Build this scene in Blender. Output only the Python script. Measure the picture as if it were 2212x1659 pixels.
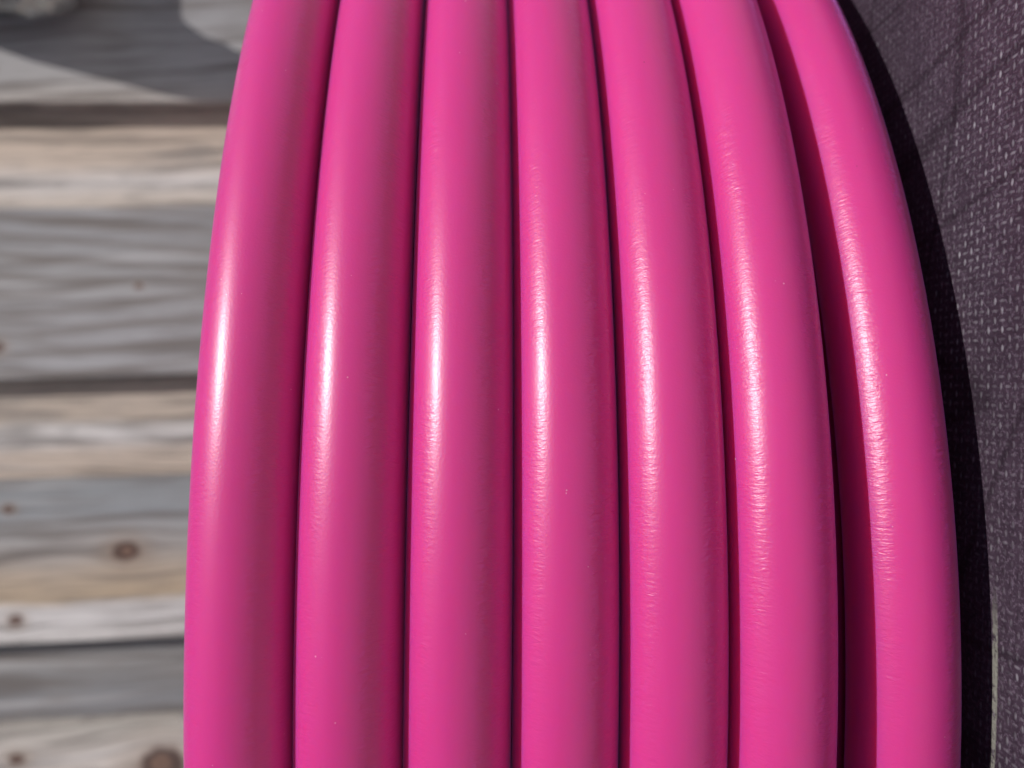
import bpy, bmesh, math, random
import numpy as np
from mathutils import Vector, Matrix, noise as mnoise

random.seed(4)
for o in list(bpy.data.objects):
    bpy.data.objects.remove(o, do_unlink=True)
scene = bpy.context.scene
C = scene.collection

# ------------------------------------------------------------------ camera, sky, sun, exposure
CAM_H = 0.146                      # camera height over the paving (the reel lies on its flange)
PITCH, ROLL = 0.0629, -0.0213
def axes():
    # world: X = up in the picture, Y = away from the camera, Z = up (left in the picture)
    c, s = math.cos(PITCH), math.sin(PITCH)
    right = Vector((0, -s, -c)); fwd = Vector((0, c, -s)); up = Vector((1, 0, 0))
    cr, sr = math.cos(ROLL), math.sin(ROLL)
    return cr*right - sr*up, sr*right + cr*up, fwd
RIGHT, UP, FWD = axes()
CAM = Vector((0, 0, CAM_H))
cd = bpy.data.cameras.new('camera')
cam = bpy.data.objects.new('camera', cd); C.objects.link(cam)
m = Matrix((RIGHT, UP, -FWD)).transposed().to_4x4(); m.translation = CAM
cam.matrix_world = m
cd.sensor_width = 36; cd.lens = 2916/4032*36
cd.clip_start = 0.005; cd.clip_end = 200
cd.dof.use_dof = True; cd.dof.focus_distance = 0.172; cd.dof.aperture_fstop = 8.6
scene.camera = cam

SUN = Vector((0.319, -0.451, 0.833)).normalized()
elev = math.asin(SUN.z)
w = bpy.data.worlds.new('World'); scene.world = w; w.use_nodes = True
nt = w.node_tree; bg = nt.nodes['Background']
sky = nt.nodes.new('ShaderNodeTexSky'); sky.sky_type = 'NISHITA'; sky.sun_disc = False
sky.sun_elevation = elev; sky.sun_rotation = math.atan2(SUN.x, SUN.y)
nt.links.new(sky.outputs[0], bg.inputs[0]); bg.inputs[1].default_value = 0.05
sd = bpy.data.lights.new('sun', 'SUN'); sd.energy = 3.55; sd.angle = math.radians(0.53); sd.color = (1.0, 0.965, 0.92)
so = bpy.data.objects.new('sun', sd); C.objects.link(so)
so.rotation_euler = (-SUN).to_track_quat('-Z', 'Y').to_euler(); so.location = SUN*5
vs = scene.view_settings
vs.view_transform = 'Standard'; vs.look = 'None'; vs.gamma = 1; vs.use_curve_mapping = False; vs.exposure = 0.0
scene.render.engine = 'CYCLES'
scene.cycles.use_denoising = True
scene.cycles.max_bounces = 6; scene.cycles.diffuse_bounces = 5; scene.cycles.glossy_bounces = 3
scene.cycles.use_adaptive_sampling = True; scene.cycles.adaptive_threshold = 0.02
scene.cycles.caustics_reflective = True; scene.cycles.sample_clamp_indirect = 6

# ------------------------------------------------------------------ helpers
def ray(px, py):                   # pixel of the 2212 x 1659 view of the photograph -> direction
    f = 2916/4032*2212
    return FWD + RIGHT*((px-1106)/f) + UP*(-(py-829.5)/f)
def on_y(px, py, y):
    d = ray(px, py); return CAM + d*((y-CAM.y)/d.y)
def on_z(px, py, z):
    d = ray(px, py); return CAM + d*((z-CAM.z)/d.z)
def empty(name, loc=(0, 0, 0)):
    o = bpy.data.objects.new(name, None); C.objects.link(o); o.location = loc; o.empty_display_size = .05; return o
def link(name, me, mat, parent=None, loc=(0, 0, 0)):
    o = bpy.data.objects.new(name, me); C.objects.link(o); o.location = loc
    me.materials.clear(); me.materials.append(mat)
    if parent: o.parent = parent
    return o
def tag(o, label=None, cat=None, kind=None, group=None):
    if label: o['label'] = label
    if cat: o['category'] = cat
    if kind: o['kind'] = kind
    if group: o['group'] = group
class N:                            # tiny node helper
    def __init__(s, name):
        s.m = bpy.data.materials.new(name); s.m.use_nodes = True
        s.t = s.m.node_tree; s.b = s.t.nodes['Principled BSDF']
    def n(s, typ, **kw):
        x = s.t.nodes.new(typ)
        for k, v in kw.items():
            if k.startswith('i_'):
                key = k[2:]; x.inputs[int(key) if key.isdigit() else key].default_value = v
            else: setattr(x, k, v)
        return x
    def l(s, a, b): s.t.links.new(a, b)
    def put(s, v, sock):
        if isinstance(v, (int, float, tuple, list)): sock.default_value = v
        else: s.l(v, sock)
    def math(s, op, a, b=0.0, c=None, clamp=False):
        x = s.n('ShaderNodeMath', operation=op, use_clamp=clamp)
        s.put(a, x.inputs[0]); s.put(b, x.inputs[1])
        if c is not None: s.put(c, x.inputs[2])
        return x.outputs[0]
    def ramp(s, fac, stops, interp='LINEAR'):
        x = s.n('ShaderNodeValToRGB'); s.l(fac, x.inputs[0]); cr = x.color_ramp; cr.interpolation = interp
        while len(cr.elements) < len(stops): cr.elements.new(0.5)
        for e, (p, c) in zip(cr.elements, stops):
            e.position = p; e.color = (c, c, c, 1) if isinstance(c, (int, float)) else (*c, 1)
        return x.outputs[0]
    def sm(s, v, a, b):             # smoothstep
        x = s.n('ShaderNodeMapRange', interpolation_type='SMOOTHSTEP'); s.put(v, x.inputs[0])
        x.inputs[1].default_value = a; x.inputs[2].default_value = b; return x.outputs[0]
    def mix(s, f, a, b, mode='MIX'):
        x = s.n('ShaderNodeMix', data_type='RGBA', blend_type=mode)
        s.put(f, x.inputs[0]); s.put((*a, 1) if isinstance(a, tuple) and len(a) == 3 else a, x.inputs[6])
        s.put((*b, 1) if isinstance(b, tuple) and len(b) == 3 else b, x.inputs[7]); return x.outputs[2]
    def comb(s, x, y, z=0.0):
        c = s.n('ShaderNodeCombineXYZ'); s.put(x, c.inputs[0]); s.put(y, c.inputs[1]); s.put(z, c.inputs[2]); return c.outputs[0]
    def noise(s, vec, scale=1.0, detail=2.0, rough=.5, dist=0.0):
        x = s.n('ShaderNodeTexNoise'); s.l(vec, x.inputs['Vector']); x.inputs['Scale'].default_value = scale
        x.inputs['Detail'].default_value = detail; x.inputs['Roughness'].default_value = rough
        x.inputs['Distortion'].default_value = dist; return x.outputs[0]
    def bump(s, h, dist, strength=1.0, prev=None):
        x = s.n('ShaderNodeBump'); s.l(h, x.inputs['Height']); x.inputs['Distance'].default_value = dist
        x.inputs['Strength'].default_value = strength
        if prev: s.l(prev, x.inputs['Normal'])
        return x.outputs[0]

# ------------------------------------------------------------------ materials
def pink_plastic(seed):
    M = N('pink_polyethylene'); b = M.b
    uv = M.n('ShaderNodeUVMap').outputs[0]
    sx = M.n('ShaderNodeSeparateXYZ'); M.l(uv, sx.inputs[0])
    u, v = sx.outputs[0], sx.outputs[1]            # metres along the pipe / round it (v = 0 on the outside)
    us = M.math('ADD', u, seed*3.7)
    # bands of fine cross wrinkles to both sides of the outermost line
    edge = M.math('MULTIPLY', M.math('SUBTRACT', M.noise(M.comb(M.math('MULTIPLY', us, 18), seed*1.3), 1, 2), .5), .0030)
    vj = M.math('ADD', v, edge)
    bandA = M.math('MULTIPLY', M.sm(vj, -.0170, -.0125), M.math('SUBTRACT', 1, M.sm(vj, -.0082, -.0048)))
    bandB = M.math('MULTIPLY', M.sm(vj, .0022, .0050), M.math('SUBTRACT', 1, M.sm(vj, .0105, .0150)))
    patch = M.sm(M.noise(M.comb(M.math('MULTIPLY', us, 60), M.math('MULTIPLY', v, 160), seed), 1, 2), .30, .62)
    wv = M.comb(M.math('MULTIPLY', us, 1250), M.math('MULTIPLY', v, 330), seed*2.0)
    wr = M.noise(wv, 1, 2.5, .55, 0.7)
    wv2 = M.comb(M.math('MULTIPLY', us, 620), M.math('MULTIPLY', v, 230), seed*5.0)
    wr2 = M.noise(wv2, 1, 2, .5, 1.0)
    wsum = M.math('SUBTRACT', M.math('ADD', M.math('MULTIPLY', wr, .6), M.math('MULTIPLY', wr2, .5)), .55)
    band = M.math('ADD', M.math('MULTIPLY', bandA, .78), M.math('MULTIPLY', bandB, 2.0))
    amp = M.math('MULTIPLY', band, M.math('MULTIPLY_ADD', patch, .75, .25))
    hw = M.math('MULTIPLY', wsum, amp)
    # extrusion lines running along the pipe
    st = M.noise(M.comb(M.math('MULTIPLY', us, 1.6), M.math('MULTIPLY', v, 3400), seed), 1, 2.0, .6)
    st2 = M.noise(M.comb(M.math('MULTIPLY', us, 5), M.math('MULTIPLY', v, 900), seed+9), 1, 1.0)
    hs = M.math('ADD', M.math('MULTIPLY', st, .45), M.math('MULTIPLY', st2, .7))
    fine = M.noise(M.comb(M.math('MULTIPLY', us, 900), M.math('MULTIPLY', v, 1500), seed), 1, 1)
    mott = M.noise(M.comb(M.math('MULTIPLY', us, 1700), M.math('MULTIPLY', v, 1500), seed+2), 1, 1.5, .5)
    hh = M.math('ADD', M.math('ADD', M.math('MULTIPLY', hs, .09), M.math('MULTIPLY', hw, 2.5)), M.math('MULTIPLY', mott, .34))
    M.l(M.bump(hh, .0001, 1.0), b.inputs['Normal'])
    # colour: one pigment, a little unevenness, dust specks
    tone = M.noise(M.comb(M.math('MULTIPLY', us, 14), M.math('MULTIPLY', v, 120), seed), 1, 3)
    col = M.mix(tone, (.625, .036, .248), (.685, .047, .290))
    vo = M.n('ShaderNodeTexVoronoi', feature='F1'); vo.inputs['Scale'].default_value = 1
    M.l(M.comb(M.math('MULTIPLY', us, 210), M.math('MULTIPLY', v, 210), seed), vo.inputs['Vector'])
    sc = M.n('ShaderNodeSeparateColor'); M.l(vo.outputs['Color'], sc.inputs[0])
    size = M.math('MULTIPLY_ADD', sc.outputs[1], .034, .010)
    speck = M.math('MULTIPLY', M.math('LESS_THAN', vo.outputs['Distance'], size), M.math('GREATER_THAN', sc.outputs[0], .42))
    col = M.mix(M.math('MULTIPLY', speck, .6), col, (.86, .60, .68))
    vo2 = M.n('ShaderNodeTexVoronoi', feature='F1'); vo2.inputs['Scale'].default_value = 1
    M.l(M.comb(M.math('MULTIPLY', us, 62), M.math('MULTIPLY', v, 62), seed+4), vo2.inputs['Vector'])
    sc2 = M.n('ShaderNodeSeparateColor'); M.l(vo2.outputs['Color'], sc2.inputs[0])
    dark = M.math('MULTIPLY', M.math('LESS_THAN', vo2.outputs['Distance'], .011), M.math('GREATER_THAN', sc2.outputs[0], .75))
    col = M.mix(M.math('MULTIPLY', dark, .8), col, (.07, .02, .03))
    M.l(col, b.inputs['Base Color'])
    rg = M.math('MULTIPLY_ADD', fine, .08, .275)
    rg = M.math('ADD', rg, M.math('MULTIPLY', tone, .06))
    M.l(rg, b.inputs['Roughness'])
    b.inputs['IOR'].default_value = 1.51
    b.inputs['Sheen Weight'].default_value = .48; b.inputs['Sheen Roughness'].default_value = .26; b.inputs['Sheen Tint'].default_value = (.72, .28, 1, 1)   # violet rim light put in as a tinted sheen
    b.inputs['Coat Weight'].default_value = .22; b.inputs['Coat Roughness'].default_value = .52
    b.inputs['Subsurface Weight'].default_value = .85      # translucent polyethylene: red light bleeds into the grooves
    b.inputs['Subsurface Radius'].default_value = (1.0, .05, .12)
    b.inputs['Subsurface Scale'].default_value = .011
    return M.m

def film_ply():
    M = N('black_film_faced_ply'); b = M.b
    tc = M.n('ShaderNodeTexCoord').outputs['Object']
    wob = M.n('ShaderNodeTexNoise'); wob.inputs['Scale'].default_value = 60; M.l(tc, wob.inputs['Vector'])
    off = M.n('ShaderNodeVectorMath', operation='MULTIPLY_ADD'); M.l(wob.outputs['Color'], off.inputs[0])
    off.inputs[1].default_value = (.0016, .0016, 0); M.l(tc, off.inputs[2])
    sx = M.n('ShaderNodeSeparateXYZ'); M.l(off.outputs[0], sx.inputs[0])
    P = .0023
    gx = M.math('DIVIDE', sx.outputs[0], P); gy = M.math('DIVIDE', sx.outputs[1], P)
    fx = M.math('SUBTRACT', M.math('FRACT', gx), .5); fy = M.math('SUBTRACT', M.math('FRACT', gy), .5)
    ix = M.math('FLOOR', gx); iy = M.math('FLOOR', gy)
    par = M.math('FLOORED_MODULO', M.math('ADD', ix, iy), 2)
    def ell(ax, ay):
        a = M.math('POWER', M.math('DIVIDE', fx, ax), 2); c = M.math('POWER', M.math('DIVIDE', fy, ay), 2)
        return M.math('SUBTRACT', 1, M.math('ADD', a, c), clamp=True)
    warp = M.math('MULTIPLY', ell(.46, .24), M.math('SUBTRACT', 1, par))
    weft = M.math('MULTIPLY', ell(.22, .50), par)
    wn = M.n('ShaderNodeTexWhiteNoise', noise_dimensions='2D'); M.l(M.comb(ix, iy), wn.inputs['Vector'])
    rnd = M.math('POWER', wn.outputs['Value'], 1.6)
    wear = M.sm(M.noise(tc, 15, 4, .6), .38, .62)
    grain = M.noise(tc, 1150, 3, .65)
    grain2 = M.noise(tc, 420, 4, .65)
    weave = M.math('ADD', warp, M.math('MULTIPLY', weft, .55))
    bright = M.math('MULTIPLY', M.math('MULTIPLY', weave, M.math('MULTIPLY_ADD', rnd, .9, .25)), M.math('MULTIPLY_ADD', wear, .95, .12))
    bright = M.math('MULTIPLY', bright, M.math('MULTIPLY_ADD', grain2, 1.6, .0))
    base = M.mix(grain2, (.014, .007, .014), (.080, .053, .080))
    base = M.mix(M.sm(grain, .48, .72), base, (.125, .092, .128))
    col = M.mix(M.math('MULTIPLY', bright, .9, clamp=True), base, (.36, .34, .38))
    col = M.mix(M.math('MULTIPLY', M.sm(M.noise(tc, 14, 3, .6), .45, .7), .45), col, (.020, .012, .020))
    for ang, sd_ in ((.25, 3.0), (1.35, 8.0)):          # soft creases in the film
        r1 = M.n('ShaderNodeMapping'); M.l(tc, r1.inputs[0]); r1.inputs['Rotation'].default_value = (0, 0, ang)
        r2 = M.n('ShaderNodeMapping'); M.l(r1.outputs[0], r2.inputs[0]); r2.inputs['Scale'].default_value = (4, 22, 1); r2.inputs['Location'].default_value = (sd_, sd_, 0)
        cn = M.math('ABSOLUTE', M.math('SUBTRACT', M.noise(r2.outputs[0], 1, 1), .5))
        col = M.mix(M.math('MULTIPLY', M.math('SUBTRACT', 1, M.sm(cn, .004, .020)), .45), col, (.012, .007, .012))
    # pale rubbed streak round the flange, where something dragged along it
    sp = M.n('ShaderNodeSeparateXYZ'); M.l(tc, sp.inputs[0])
    rad = M.n('ShaderNodeVectorMath', operation='LENGTH'); M.l(M.comb(sp.outputs[0], sp.outputs[1]), rad.inputs[0])
    pm = on_z(2149, 1500, CAM_H-.128) - REEL
    r0 = math.hypot(pm.x, pm.y)
    jn = M.math('MULTIPLY', M.math('SUBTRACT', grain2, .5), .0012)
    dist = M.math('ABSOLUTE', M.math('ADD', M.math('SUBTRACT', rad.outputs['Value'], r0), jn))
    band = M.math('SUBTRACT', 1, M.sm(dist, .0006, .0011))
    pe = on_z(2149, 1290, CAM_H-.128) - REEL
    band = M.math('MULTIPLY', band, M.math('SUBTRACT', 1, M.sm(sp.outputs[0], pe.x-.012, pe.x+.004)))
    band = M.math('MULTIPLY', band, M.math('MULTIPLY', M.math('LESS_THAN', sp.outputs[1], 0), M.sm(grain2, .30, .55)))
    col = M.mix(M.math('MULTIPLY', band, .8), col, (.26, .26, .22))
    M.l(col, b.inputs['Base Color'])
    h = M.math('ADD', M.math('MULTIPLY', weave, .8), M.math('ADD', M.math('MULTIPLY', grain2, .8), M.math('MULTIPLY', grain, .25)))
    M.l(M.bump(h, .00022, .9), b.inputs['Normal'])
    b.inputs['Roughness'].default_value = .55
    b.inputs['Specular IOR Level'].default_value = .35
    return M.m

def wood(bands, width, seed, knots=(), cathedral=None):
    """bands: colour stops across the board (0 = edge at low X); knots: (x, z, radius) in the board's own metres"""
    M = N('weathered_timber'); b = M.b
    tc = M.n('ShaderNodeTexCoord').outputs['Object']
    sp = M.n('ShaderNodeSeparateXYZ'); M.l(tc, sp.inputs[0])
    x, z = sp.outputs[0], sp.outputs[2]
    # grain flows round the knots and wanders slowly along the board
    slow = M.noise(M.comb(M.math('MULTIPLY', x, 6), M.math('MULTIPLY', z, 2.2), seed), 1, 2)
    xs = M.math('ADD', x, M.math('MULTIPLY', M.math('SUBTRACT', slow, .5), .05))
    for kx, kz, kr in knots:
        dx = M.math('DIVIDE', M.math('SUBTRACT', x, kx), kr*1.6); dz = M.math('DIVIDE', M.math('SUBTRACT', z, kz), kr*3.2)
        g = M.math('POWER', 2.718, M.math('MULTIPLY', M.math('ADD', M.math('MULTIPLY', dx, dx), M.math('MULTIPLY', dz, dz)), -1))
        xs = M.math('ADD', xs, M.math('MULTIPLY', M.math('MULTIPLY', g, dx), -kr*1.2))
    gv = M.comb(xs, M.math('MULTIPLY', z, .035), seed*.37)
    g1 = M.noise(gv, 190, 3, .6)
    g2 = M.noise(gv, 620, 2, .6)
    g3 = M.noise(gv, 60, 2, .5)
    fac = M.math('ADD', M.math('DIVIDE', x, width), .5)
    fac = M.math('ADD', fac, M.math('MULTIPLY', M.math('SUBTRACT', M.noise(M.comb(M.math('MULTIPLY', x, 8), M.math('MULTIPLY', z, 5), seed+3), 1, 3), .5), .16))
    col = M.ramp(fac, bands)
    ring = M.math('MULTIPLY_ADD', M.math('SUBTRACT', g1, .5), 1.5, .5, clamp=True)
    col = M.mix(M.math('MULTIPLY', M.sm(ring, .50, .90), .72), col, (.13, .11, .10))
    col = M.mix(M.math('MULTIPLY', M.sm(g2, .48, .72), .40), col, (.17, .15, .14))
    col = M.mix(M.math('MULTIPLY', M.sm(g3, .55, .75), .35), col, (.62, .60, .60))
    g5 = M.noise(M.comb(xs, M.math('MULTIPLY', z, .05), seed*.71+2), 75, 2, .5)
    col = M.mix(M.math('MULTIPLY', M.sm(g5, .47, .68), .70), col, (.13, .11, .10))
    g6 = M.noise(M.comb(x, M.math('MULTIPLY', z, .3), seed*.4+8), 22, 3, .6)
    col = M.mix(M.math('MULTIPLY', M.sm(g6, .52, .70), .50), col, (.24, .22, .21))
    if cathedral:
        cx, cz, k = cathedral
        a = M.math('SUBTRACT', z, cz); c = M.math('SUBTRACT', xs, cx)
        q = M.math('SUBTRACT', M.math('ABSOLUTE', c), M.math('MULTIPLY', a, k))
        wv = M.math('SINE', M.math('MULTIPLY', M.math('ADD', q, M.math('MULTIPLY', g3, .012)), 270))
        col = M.mix(M.math('MULTIPLY', M.sm(wv, .1, 1.0), .55), col, (.17, .145, .13))
    for kx, kz, kr in knots:
        jit = M.math('MULTIPLY', M.math('SUBTRACT', M.noise(tc, 40, 2), .5), kr*.7)
        dx = M.math('SUBTRACT', x, kx); dz = M.math('MULTIPLY', M.math('SUBTRACT', z, kz), .75)
        d = M.math('ADD', M.math('SQRT', M.math('ADD', M.math('MULTIPLY', dx, dx), M.math('MULTIPLY', dz, dz))), jit)
        halo = M.math('SUBTRACT', 1, M.sm(d, kr*.8, kr*2.2))
        col = M.mix(M.math('MULTIPLY', halo, .35), col, (.30, .22, .16))
        core = M.math('SUBTRACT', 1, M.sm(d, kr*.55, kr*1.0))
        rr = M.math('SINE', M.math('DIVIDE', d, kr*.11))
        col = M.mix(M.math('MULTIPLY', core, .88), col, M.mix(M.sm(rr, -.4, 1), (.065, .032, .026), (.19, .105, .075)))
    col = M.mix(1.0, col, (1.10, 1.085, 1.10), 'MULTIPLY')
    M.l(col, b.inputs['Base Color'])
    h = M.math('ADD', M.math('MULTIPLY', g1, .6), M.math('MULTIPLY', g2, .35))
    M.l(M.bump(h, .0012, .8), b.inputs['Normal'])
    b.inputs['Roughness'].default_value = .72; b.inputs['Specular IOR Level'].default_value = .3
    return M.m

def plain(name, col, rough=.6, metal=0.0, nscale=40, var=.25, bumpd=.0004):
    M = N(name); tc = M.n('ShaderNodeTexCoord').outputs['Object']
    nz = M.noise(tc, nscale, 4)
    M.l(M.mix(nz, tuple(c*(1-var) for c in col), tuple(min(1, c*(1+var)) for c in col)), M.b.inputs['Base Color'])
    M.l(M.bump(M.noise(tc, nscale*5, 4), bumpd, .6), M.b.inputs['Normal'])
    M.b.inputs['Roughness'].default_value = rough; M.b.inputs['Metallic'].default_value = metal
    return M.m

# ------------------------------------------------------------------ ground
bm = bmesh.new()
bmesh.ops.create_grid(bm, x_segments=8, y_segments=8, size=30)
me = bpy.data.meshes.new('ground'); bm.to_mesh(me); bm.free()
g = link('ground', me, plain('concrete_paving', (.33, .32, .30), .85, 0, 9, .22, .002)); tag(g, kind='structure')

# ------------------------------------------------------------------ fence
def box_mesh(name, sx, sy, sz, bev=.0015, wob=0.0):
    """a sawn board, origin at the middle of its foot; edges eased, faces slightly uneven"""
    bm = bmesh.new()
    bmesh.ops.create_cube(bm, size=1)
    for v in bm.verts: v.co = Vector((v.co.x*sx, v.co.y*sy, (v.co.z+.5)*sz))
    bmesh.ops.bevel(bm, geom=list(bm.edges), offset=bev, segments=2, affect='EDGES', profile=.6)
    me = bpy.data.meshes.new(name); bm.to_mesh(me); bm.free()
    return me
FY = 0.935                          # front of the proud boards
T = 0.021
GREY = (.33, .32, .325); TAN = (.56, .465, .385); PALE = (.66, .63, .61); DGREY = (.25, .25, .265); BLUEG = (.30, .315, .335)
fence = empty('board_fence', (0, FY+.06, 0))
tag(fence, 'weathered grey and tan timber fence of overlapping upright boards', 'fence')
def edge_x(py, y): return on_y(200, py, y).x
LEAN = -.048                         # the old fence leans a little to one side
def board(x0, x1, yfront, mat_args, lean=LEAN, h=1.2):
    wd = abs(x1-x0); xm = (x0+x1)/2 - .60*math.sin(lean)
    def loc(p): return (p.x-xm)*math.cos(lean)-p.z*math.sin(lean), (p.x-xm)*math.sin(lean)+p.z*math.cos(lean)
    bands, seed, knots, cath = mat_args
    kn = []
    for (kx, ky, kr) in knots:       # knots placed where the photograph shows them on the board's face
        p = on_y(kx, ky, yfront); a, c = loc(p); kn.append((a, c, kr))
    ct = None
    if cath:
        p = on_y(cath[0], cath[1], yfront); a, c = loc(p); ct = (a, c, cath[2])
    me = box_mesh('board', wd, T, h)
    o = link('board', me, wood(bands, wd, seed, kn, ct), fence, (xm, yfront+T/2-(FY+.06), 0))
    o.rotation_euler = (0, lean, 0)
    return o
YR = FY+T+.008                       # front of the set-back boards
proud = [(-150, 219), (448, 814), (1032, 1384), (1563, 1925)]
X = [(edge_x(b, FY), edge_x(a, FY)) for a, b in proud]
dec = {
 0: ([(0, (.45, .41, .38)), (.12, (.42, .41, .41)), (.5, (.34, .335, .345)), (1, (.33, .32, .33))], 1.0, [], None),
 1: ([(0, (.40, .395, .41)), (.25, (.36, .355, .37)), (.6, (.35, .345, .35)), (1, (.30, .30, .315))], 2.0, [(-5, 750, .008), (300, 618, .004)], (300, 612, .10)),
 2: ([(0, PALE), (.14, (.67, .645, .64)), (.235, (.64, .61, .60)), (.29, (.50, .385, .27)), (.42, (.47, .38, .30)), (.56, (.42, .385, .365)), (.78, BLUEG), (1, (.27, .28, .29))], 3.0, [(272, 1190, .016), (32, 1340, .009), (18, 1100, .006)], None),
 3: ([(0, TAN), (.5, (.60, .54, .48)), (.8, (.66, .60, .56)), (1, (.45, .42, .38))], 4.0, [(352, 1650, .030), (38, 1640, .009)], None),
}
for k, (a, b) in enumerate(X):
    board(a, b, FY, dec[k])
rec = {
 0: ([(0, (.63, .56, .50)), (.25, (.60, .53, .47)), (.36, (.68, .64, .62)), (.5, (.60, .50, .42)), (.75, (.58, .47, .38)), (1, TAN)], 5.0, [], None),
 1: ([(0, (.55, .45, .37)), (.3, (.57, .48, .41)), (.40, (.69, .66, .65)), (.50, (.66, .63, .61)), (.56, (.50, .42, .35)), (.7, (.53, .45, .38)), (1, (.50, .43, .37))], 6.0, [], None),
 2: ([(0, (.27, .27, .285)), (.3, (.24, .245, .26)), (.6, (.27, .265, .265)), (1, (.29, .28, .275))], 7.0, [], None),
}
for k in range(3):
    board(X[k+1][1]-.024, X[k][0]+.024, YR, rec[k])
# the fence goes on to both sides of what the picture shows
rnd = random.Random(8)
per = (X[0][0]-X[2][0])/2
def generic(i):
    c = rnd.choice([GREY, TAN, (.45, .42, .39), (.38, .37, .37)])
    return ([(0, tuple(v*rnd.uniform(.85, 1.1) for v in c)), (.4, c), (.7, tuple(v*rnd.uniform(.9, 1.15) for v in c)), (1, tuple(v*.9 for v in c))], 10.0+i, [], None)
bw = X[1][1]-X[1][0]
xa = X[0][1]; xb = X[3][0]
for i in range(3):
    lo = X[0][0]+per*(i+1); board(lo, lo+bw, FY, generic(i)); board(xa-.024, lo+.024, YR, generic(i+20)); xa = lo+bw
for i in range(3):
    lo = X[3][0]-per*(i+1); board(lo, lo+bw, FY, generic(i+40)); board(lo+bw-.024, xb+.024, YR, generic(i+60)); xb = lo
for zz in (.25, .95):
    me = box_mesh('rail', xa-xb, .038, .075)
    link('rail', me, wood([(0, GREY), (1, (.36, .34, .32))], 3, 80+zz), fence, ((xa+xb)/2, YR+T+.0195-(FY+.06)+.0005, zz))
for px in (xb+.10, (xa+xb)/2, xa-.10):
    me = box_mesh('post', .09, .09, 1.25)
    link('post', me, wood([(0, GREY), (1, DGREY)], .09, 90+px), fence, (px+.03, YR+T+.04+.0455-(FY+.06), 0)).rotation_euler = (0, LEAN, 0)

# ------------------------------------------------------------------ reel (lies on its flange)
A_F = .128                                    # flange face below the camera
CU, CD, R0, RT = -.0720, .5143, .3425, .0124   # coil axis, radius to pipe centre, pipe radius
REEL = Vector((CU, CD, 0.0))
FT = CAM_H - A_F                              # flange thickness = face height (0.018)
reel = empty('cable_reel', REEL)
tag(reel, 'black reel flange with woven-textured face and pale rubbed streak, under the pink pipe', 'reel')
def lathe(name, prof, seg=192, close=False):
    bm = bmesh.new(); rings = []
    for r, z in prof:
        rings.append([bm.verts.new((r*math.cos(2*math.pi*i/seg), r*math.sin(2*math.pi*i/seg), z)) for i in range(seg)])
    pairs = list(zip(rings[:-1], rings[1:])) + ([(rings[-1], rings[0])] if close else [])
    for a, b in pairs:
        for i in range(seg): bm.faces.new((a[i], a[(i+1) % seg], b[(i+1) % seg], b[i]))
    bmesh.ops.recalc_face_normals(bm, faces=bm.faces)
    me = bpy.data.meshes.new(name); bm.to_mesh(me); bm.free(); return me
RF = .405
me = lathe('flange', [(.03, 0), (RF-.0015, 0), (RF, .0015), (RF, FT-.0015), (RF-.0015, FT), (.03, FT)], close=True)
link('flange', me, film_ply(), reel)
me = lathe('drum', [(.03, FT+.0005), (.304, FT+.0005), (.304, FT+.186), (.303, FT+.187), (.296, FT+.187), (.296, FT+.004), (.03, FT+.004)], close=True)
link('drum', me, plain('drum_board', (.30, .22, .15), .7, 0, 30), reel)

# ------------------------------------------------------------------ pink pipe: outer layer of seven turns, a layer under it
Z  = [-.04905, -.02500, -.00020, .02475, .04985, .07455, .10705]
QQ = [-1.36e-4, -.2e-4, .65e-4, 1.4e-4, 1.82e-4, 2.69e-4, -3.17e-4]
SS = [-.0016, 0, .0009, .00041, .00065, .00196, -.00251]
DR = [-.0003, .0003, .0006, .0006, .0020, .0038, -.0012]
H0 = -.00405
def smooth(a, b, x):
    t = np.clip((x-a)/(b-a), 0, 1); return t*t*(3-2*t)
ZMAX = .1265 - RT
def path(k, phi):
    zk = Z[k]
    nxt = Z[k+1] if k < 6 else zk+.0245
    prv = Z[k-1] if k > 0 else zk-.0245
    z = zk + (H0+SS[k])*phi + QQ[k]*phi**2
    line = np.where(phi > 0, zk+((zk+prv)/2-zk)*phi/math.pi, zk+((zk+nxt)/2-zk)*(-phi)/math.pi)
    wgt = smooth(1.0, 2.6, np.abs(phi))
    z = np.minimum(z*(1-wgt)+line*wgt, ZMAX)
    dn = DR[k+1] if k < 6 else DR[k]
    dp = DR[k-1] if k > 0 else DR[k]
    dend = np.where(phi > 0, (DR[k]+dp)/2, (DR[k]+dn)/2)
    return z, R0 + DR[k]*(1-wgt) + dend*wgt
def under(k, phi):
    z0 = (Z[k]+Z[k+1])/2 if k < 6 else ZMAX
    z = np.minimum(z0 + H0*phi, ZMAX)
    return z, np.full_like(phi, R0-.0218)
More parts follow.
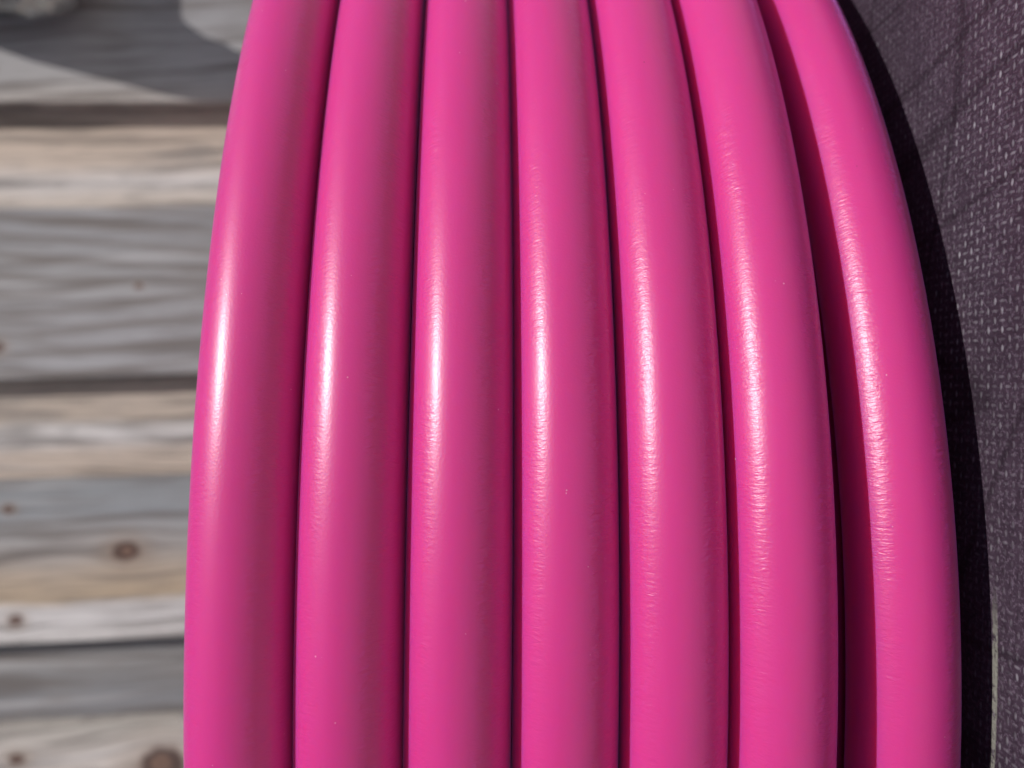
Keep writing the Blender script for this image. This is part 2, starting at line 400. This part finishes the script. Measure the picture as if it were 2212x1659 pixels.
def turn(fn, k, nphi, nth, seed):
    phi = np.linspace(-math.pi, math.pi, nphi+1)
    z, R = fn(k, phi)
    cx, cy, cz = R*np.sin(phi), -R*np.cos(phi), CAM_H - z
    dz = np.gradient(cz, phi); T_ = np.stack([R*np.cos(phi), R*np.sin(phi), dz], -1)
    T_ /= np.linalg.norm(T_, axis=1, keepdims=True)
    n = np.stack([np.sin(phi), -np.cos(phi), 0*phi], -1)
    n -= (n*T_).sum(1, keepdims=True)*T_; n /= np.linalg.norm(n, axis=1, keepdims=True)
    bvec = np.cross(T_, n)
    bvec *= np.where(bvec[:, 2:3] > 0, -1, 1)            # theta > 0 turns down, towards the flange
    th = np.linspace(0, 2*math.pi, nth, endpoint=False) - math.pi
    cc = np.stack([cx, cy, cz], -1)
    V = cc[:, None, :] + RT*(np.cos(th)[None, :, None]*n[:, None, :] + np.sin(th)[None, :, None]*bvec[:, None, :])
    verts = V.reshape(-1, 3)
    i = np.arange(nphi)[:, None]*nth; j = np.arange(nth)[None, :]; j2 = (j+1) % nth
    quads = np.stack([i+j, i+j2, i+nth+j2, i+nth+j], -1).reshape(-1, 4)
    faces = quads.tolist() + [list(range(nth)), list(range(nphi*nth, (nphi+1)*nth))]
    me = bpy.data.meshes.new('turn'); me.from_pydata(verts.tolist(), [], faces); me.update()
    uvl = me.uv_layers.new(name='UVMap')
    thu = np.stack([j+0*i, j+1+0*i, j+1+0*i, j+0*i], -1).reshape(-1)*(2*math.pi/nth) - math.pi
    pi_ = np.arange(nphi)[:, None]+0*j
    phu = phi[np.stack([pi_, pi_, pi_+1, pi_+1], -1).reshape(-1)]
    data = np.zeros(len(me.loops)*2, dtype=np.float32); nq = len(thu)
    data[0:2*nq:2] = phu*R0; data[1:2*nq:2] = thu*RT
    uvl.data.foreach_set('uv', data)
    bm = bmesh.new(); bm.from_mesh(me); bmesh.ops.recalc_face_normals(bm, faces=bm.faces); bm.to_mesh(me); bm.free()
    me.polygons.foreach_set('use_smooth', [True]*len(quads)+[False]*2)
    return me
coil = empty('pipe_coil', REEL + Vector((0, 0, FT)))
tag(coil, 'glossy bright pink plastic pipe wound in close side-by-side turns on the reel', 'pipe')
for k in range(7):
    o = link('turn', turn(path, k, 288, 48, k), pink_plastic(float(k)+1.0), coil, (0, 0, -FT))
pm_under = plain('pink_polyethylene_inner', (.67, .04, .255), .35, 0, 60, .05, .00002)
for k in range(7):
    link('turn', turn(under, k, 160, 24, k), pm_under, coil, (0, 0, -FT))

# ------------------------------------------------------------------ crumpled plastic bag on the fence, unseen part shaped for its shadow
def bag_mesh():
    bm = bmesh.new()
    bmesh.ops.create_icosphere(bm, subdivisions=5, radius=1)
    sg = lambda v, e: math.copysign(abs(v)**e, v)
    for v in bm.verts:
        p = v.co.copy()
        q = Vector((sg(p.x, .5), sg(p.y, .55), sg(p.z, .45)))
        nz = mnoise.noise(p*2.3+Vector((3, 1, 7)))*.05 + abs(mnoise.noise(p*5.1))*.07 + abs(mnoise.noise(p*11))*.04
        q *= 1.04 - nz
        up = max(0, min(1, q.z))
        q.x *= 1-.5*up**2; q.y *= 1-.6*up**2
        x, y, z = q.x*.118, q.y*.066, q.z*.19
        if z < 0:                      # back lowered into view, front shaped for the lit notch in its shadow
            lo = min(1, -q.z*1.4)
            back = max(0, min(1, (q.y+.05)/.4)); corner = max(0, min(1, (-.036-x)/.012))
            z += lo*(-.062*back + (1-back)*((1-corner)*.058 - corner*.040))
        x += .22*max(0, z+.19)  # slanted so the edge of its shadow slopes across the boards
        v.co = Vector((x, y, z))
    me = bpy.data.meshes.new('body'); bm.to_mesh(me); bm.free()
    for f in me.polygons: f.use_smooth = True
    return me
bag = empty('plastic_bag', (.526, FY-.070, .668))
tag(bag, 'crumpled shiny grey plastic bag hanging on the fence', 'bag')
M = N('crumpled_film'); tc = M.n('ShaderNodeTexCoord').outputs['Object']
M.l(M.mix(M.noise(tc, 25, 3), (.42, .43, .42), (.66, .67, .66)), M.b.inputs['Base Color'])
vo = M.n('ShaderNodeTexVoronoi'); vo.inputs['Scale'].default_value = 45; M.l(tc, vo.inputs['Vector'])
M.l(M.bump(vo.outputs['Distance'], .004, .8), M.b.inputs['Normal'])
M.b.inputs['Metallic'].default_value = .75; M.b.inputs['Roughness'].default_value = .16; M.b.inputs['Specular IOR Level'].default_value = .8
film = M.m
link('body', bag_mesh(), film, bag, (0, 0, .18))
def tube_mesh(name, pts, r, seg=10):
    bm = bmesh.new(); prev = None
    for i, p in enumerate(pts):
        p = Vector(p); a = Vector(pts[max(0, i-1)]); c = Vector(pts[min(len(pts)-1, i+1)])
        q = (c-a).to_track_quat('Z', 'Y')
        ring = [bm.verts.new(p + q @ Vector((r*math.cos(2*math.pi*k/seg), r*math.sin(2*math.pi*k/seg), 0))) for k in range(seg)]
        if prev:
            for k in range(seg): bm.faces.new((prev[k], prev[(k+1) % seg], ring[(k+1) % seg], ring[k]))
        else: bm.faces.new(ring[::-1])
        prev = ring
    bm.faces.new(prev)
    me = bpy.data.meshes.new(name); bm.to_mesh(me); bm.free()
    for f in me.polygons: f.use_smooth = True
    return me
link('neck', tube_mesh('neck', [(0, .0, .31), (.004, .02, .36), (0, .045, .41), (0, .058, .43)], .012), film, bag)
link('hook', tube_mesh('hook', [(0, .072, .455), (0, .055, .455), (0, .045, .44), (0, .044, .425), (0, .052, .415), (0, .06, .42)], .003), plain('zinc', (.5, .5, .5), .4, .9), bag)
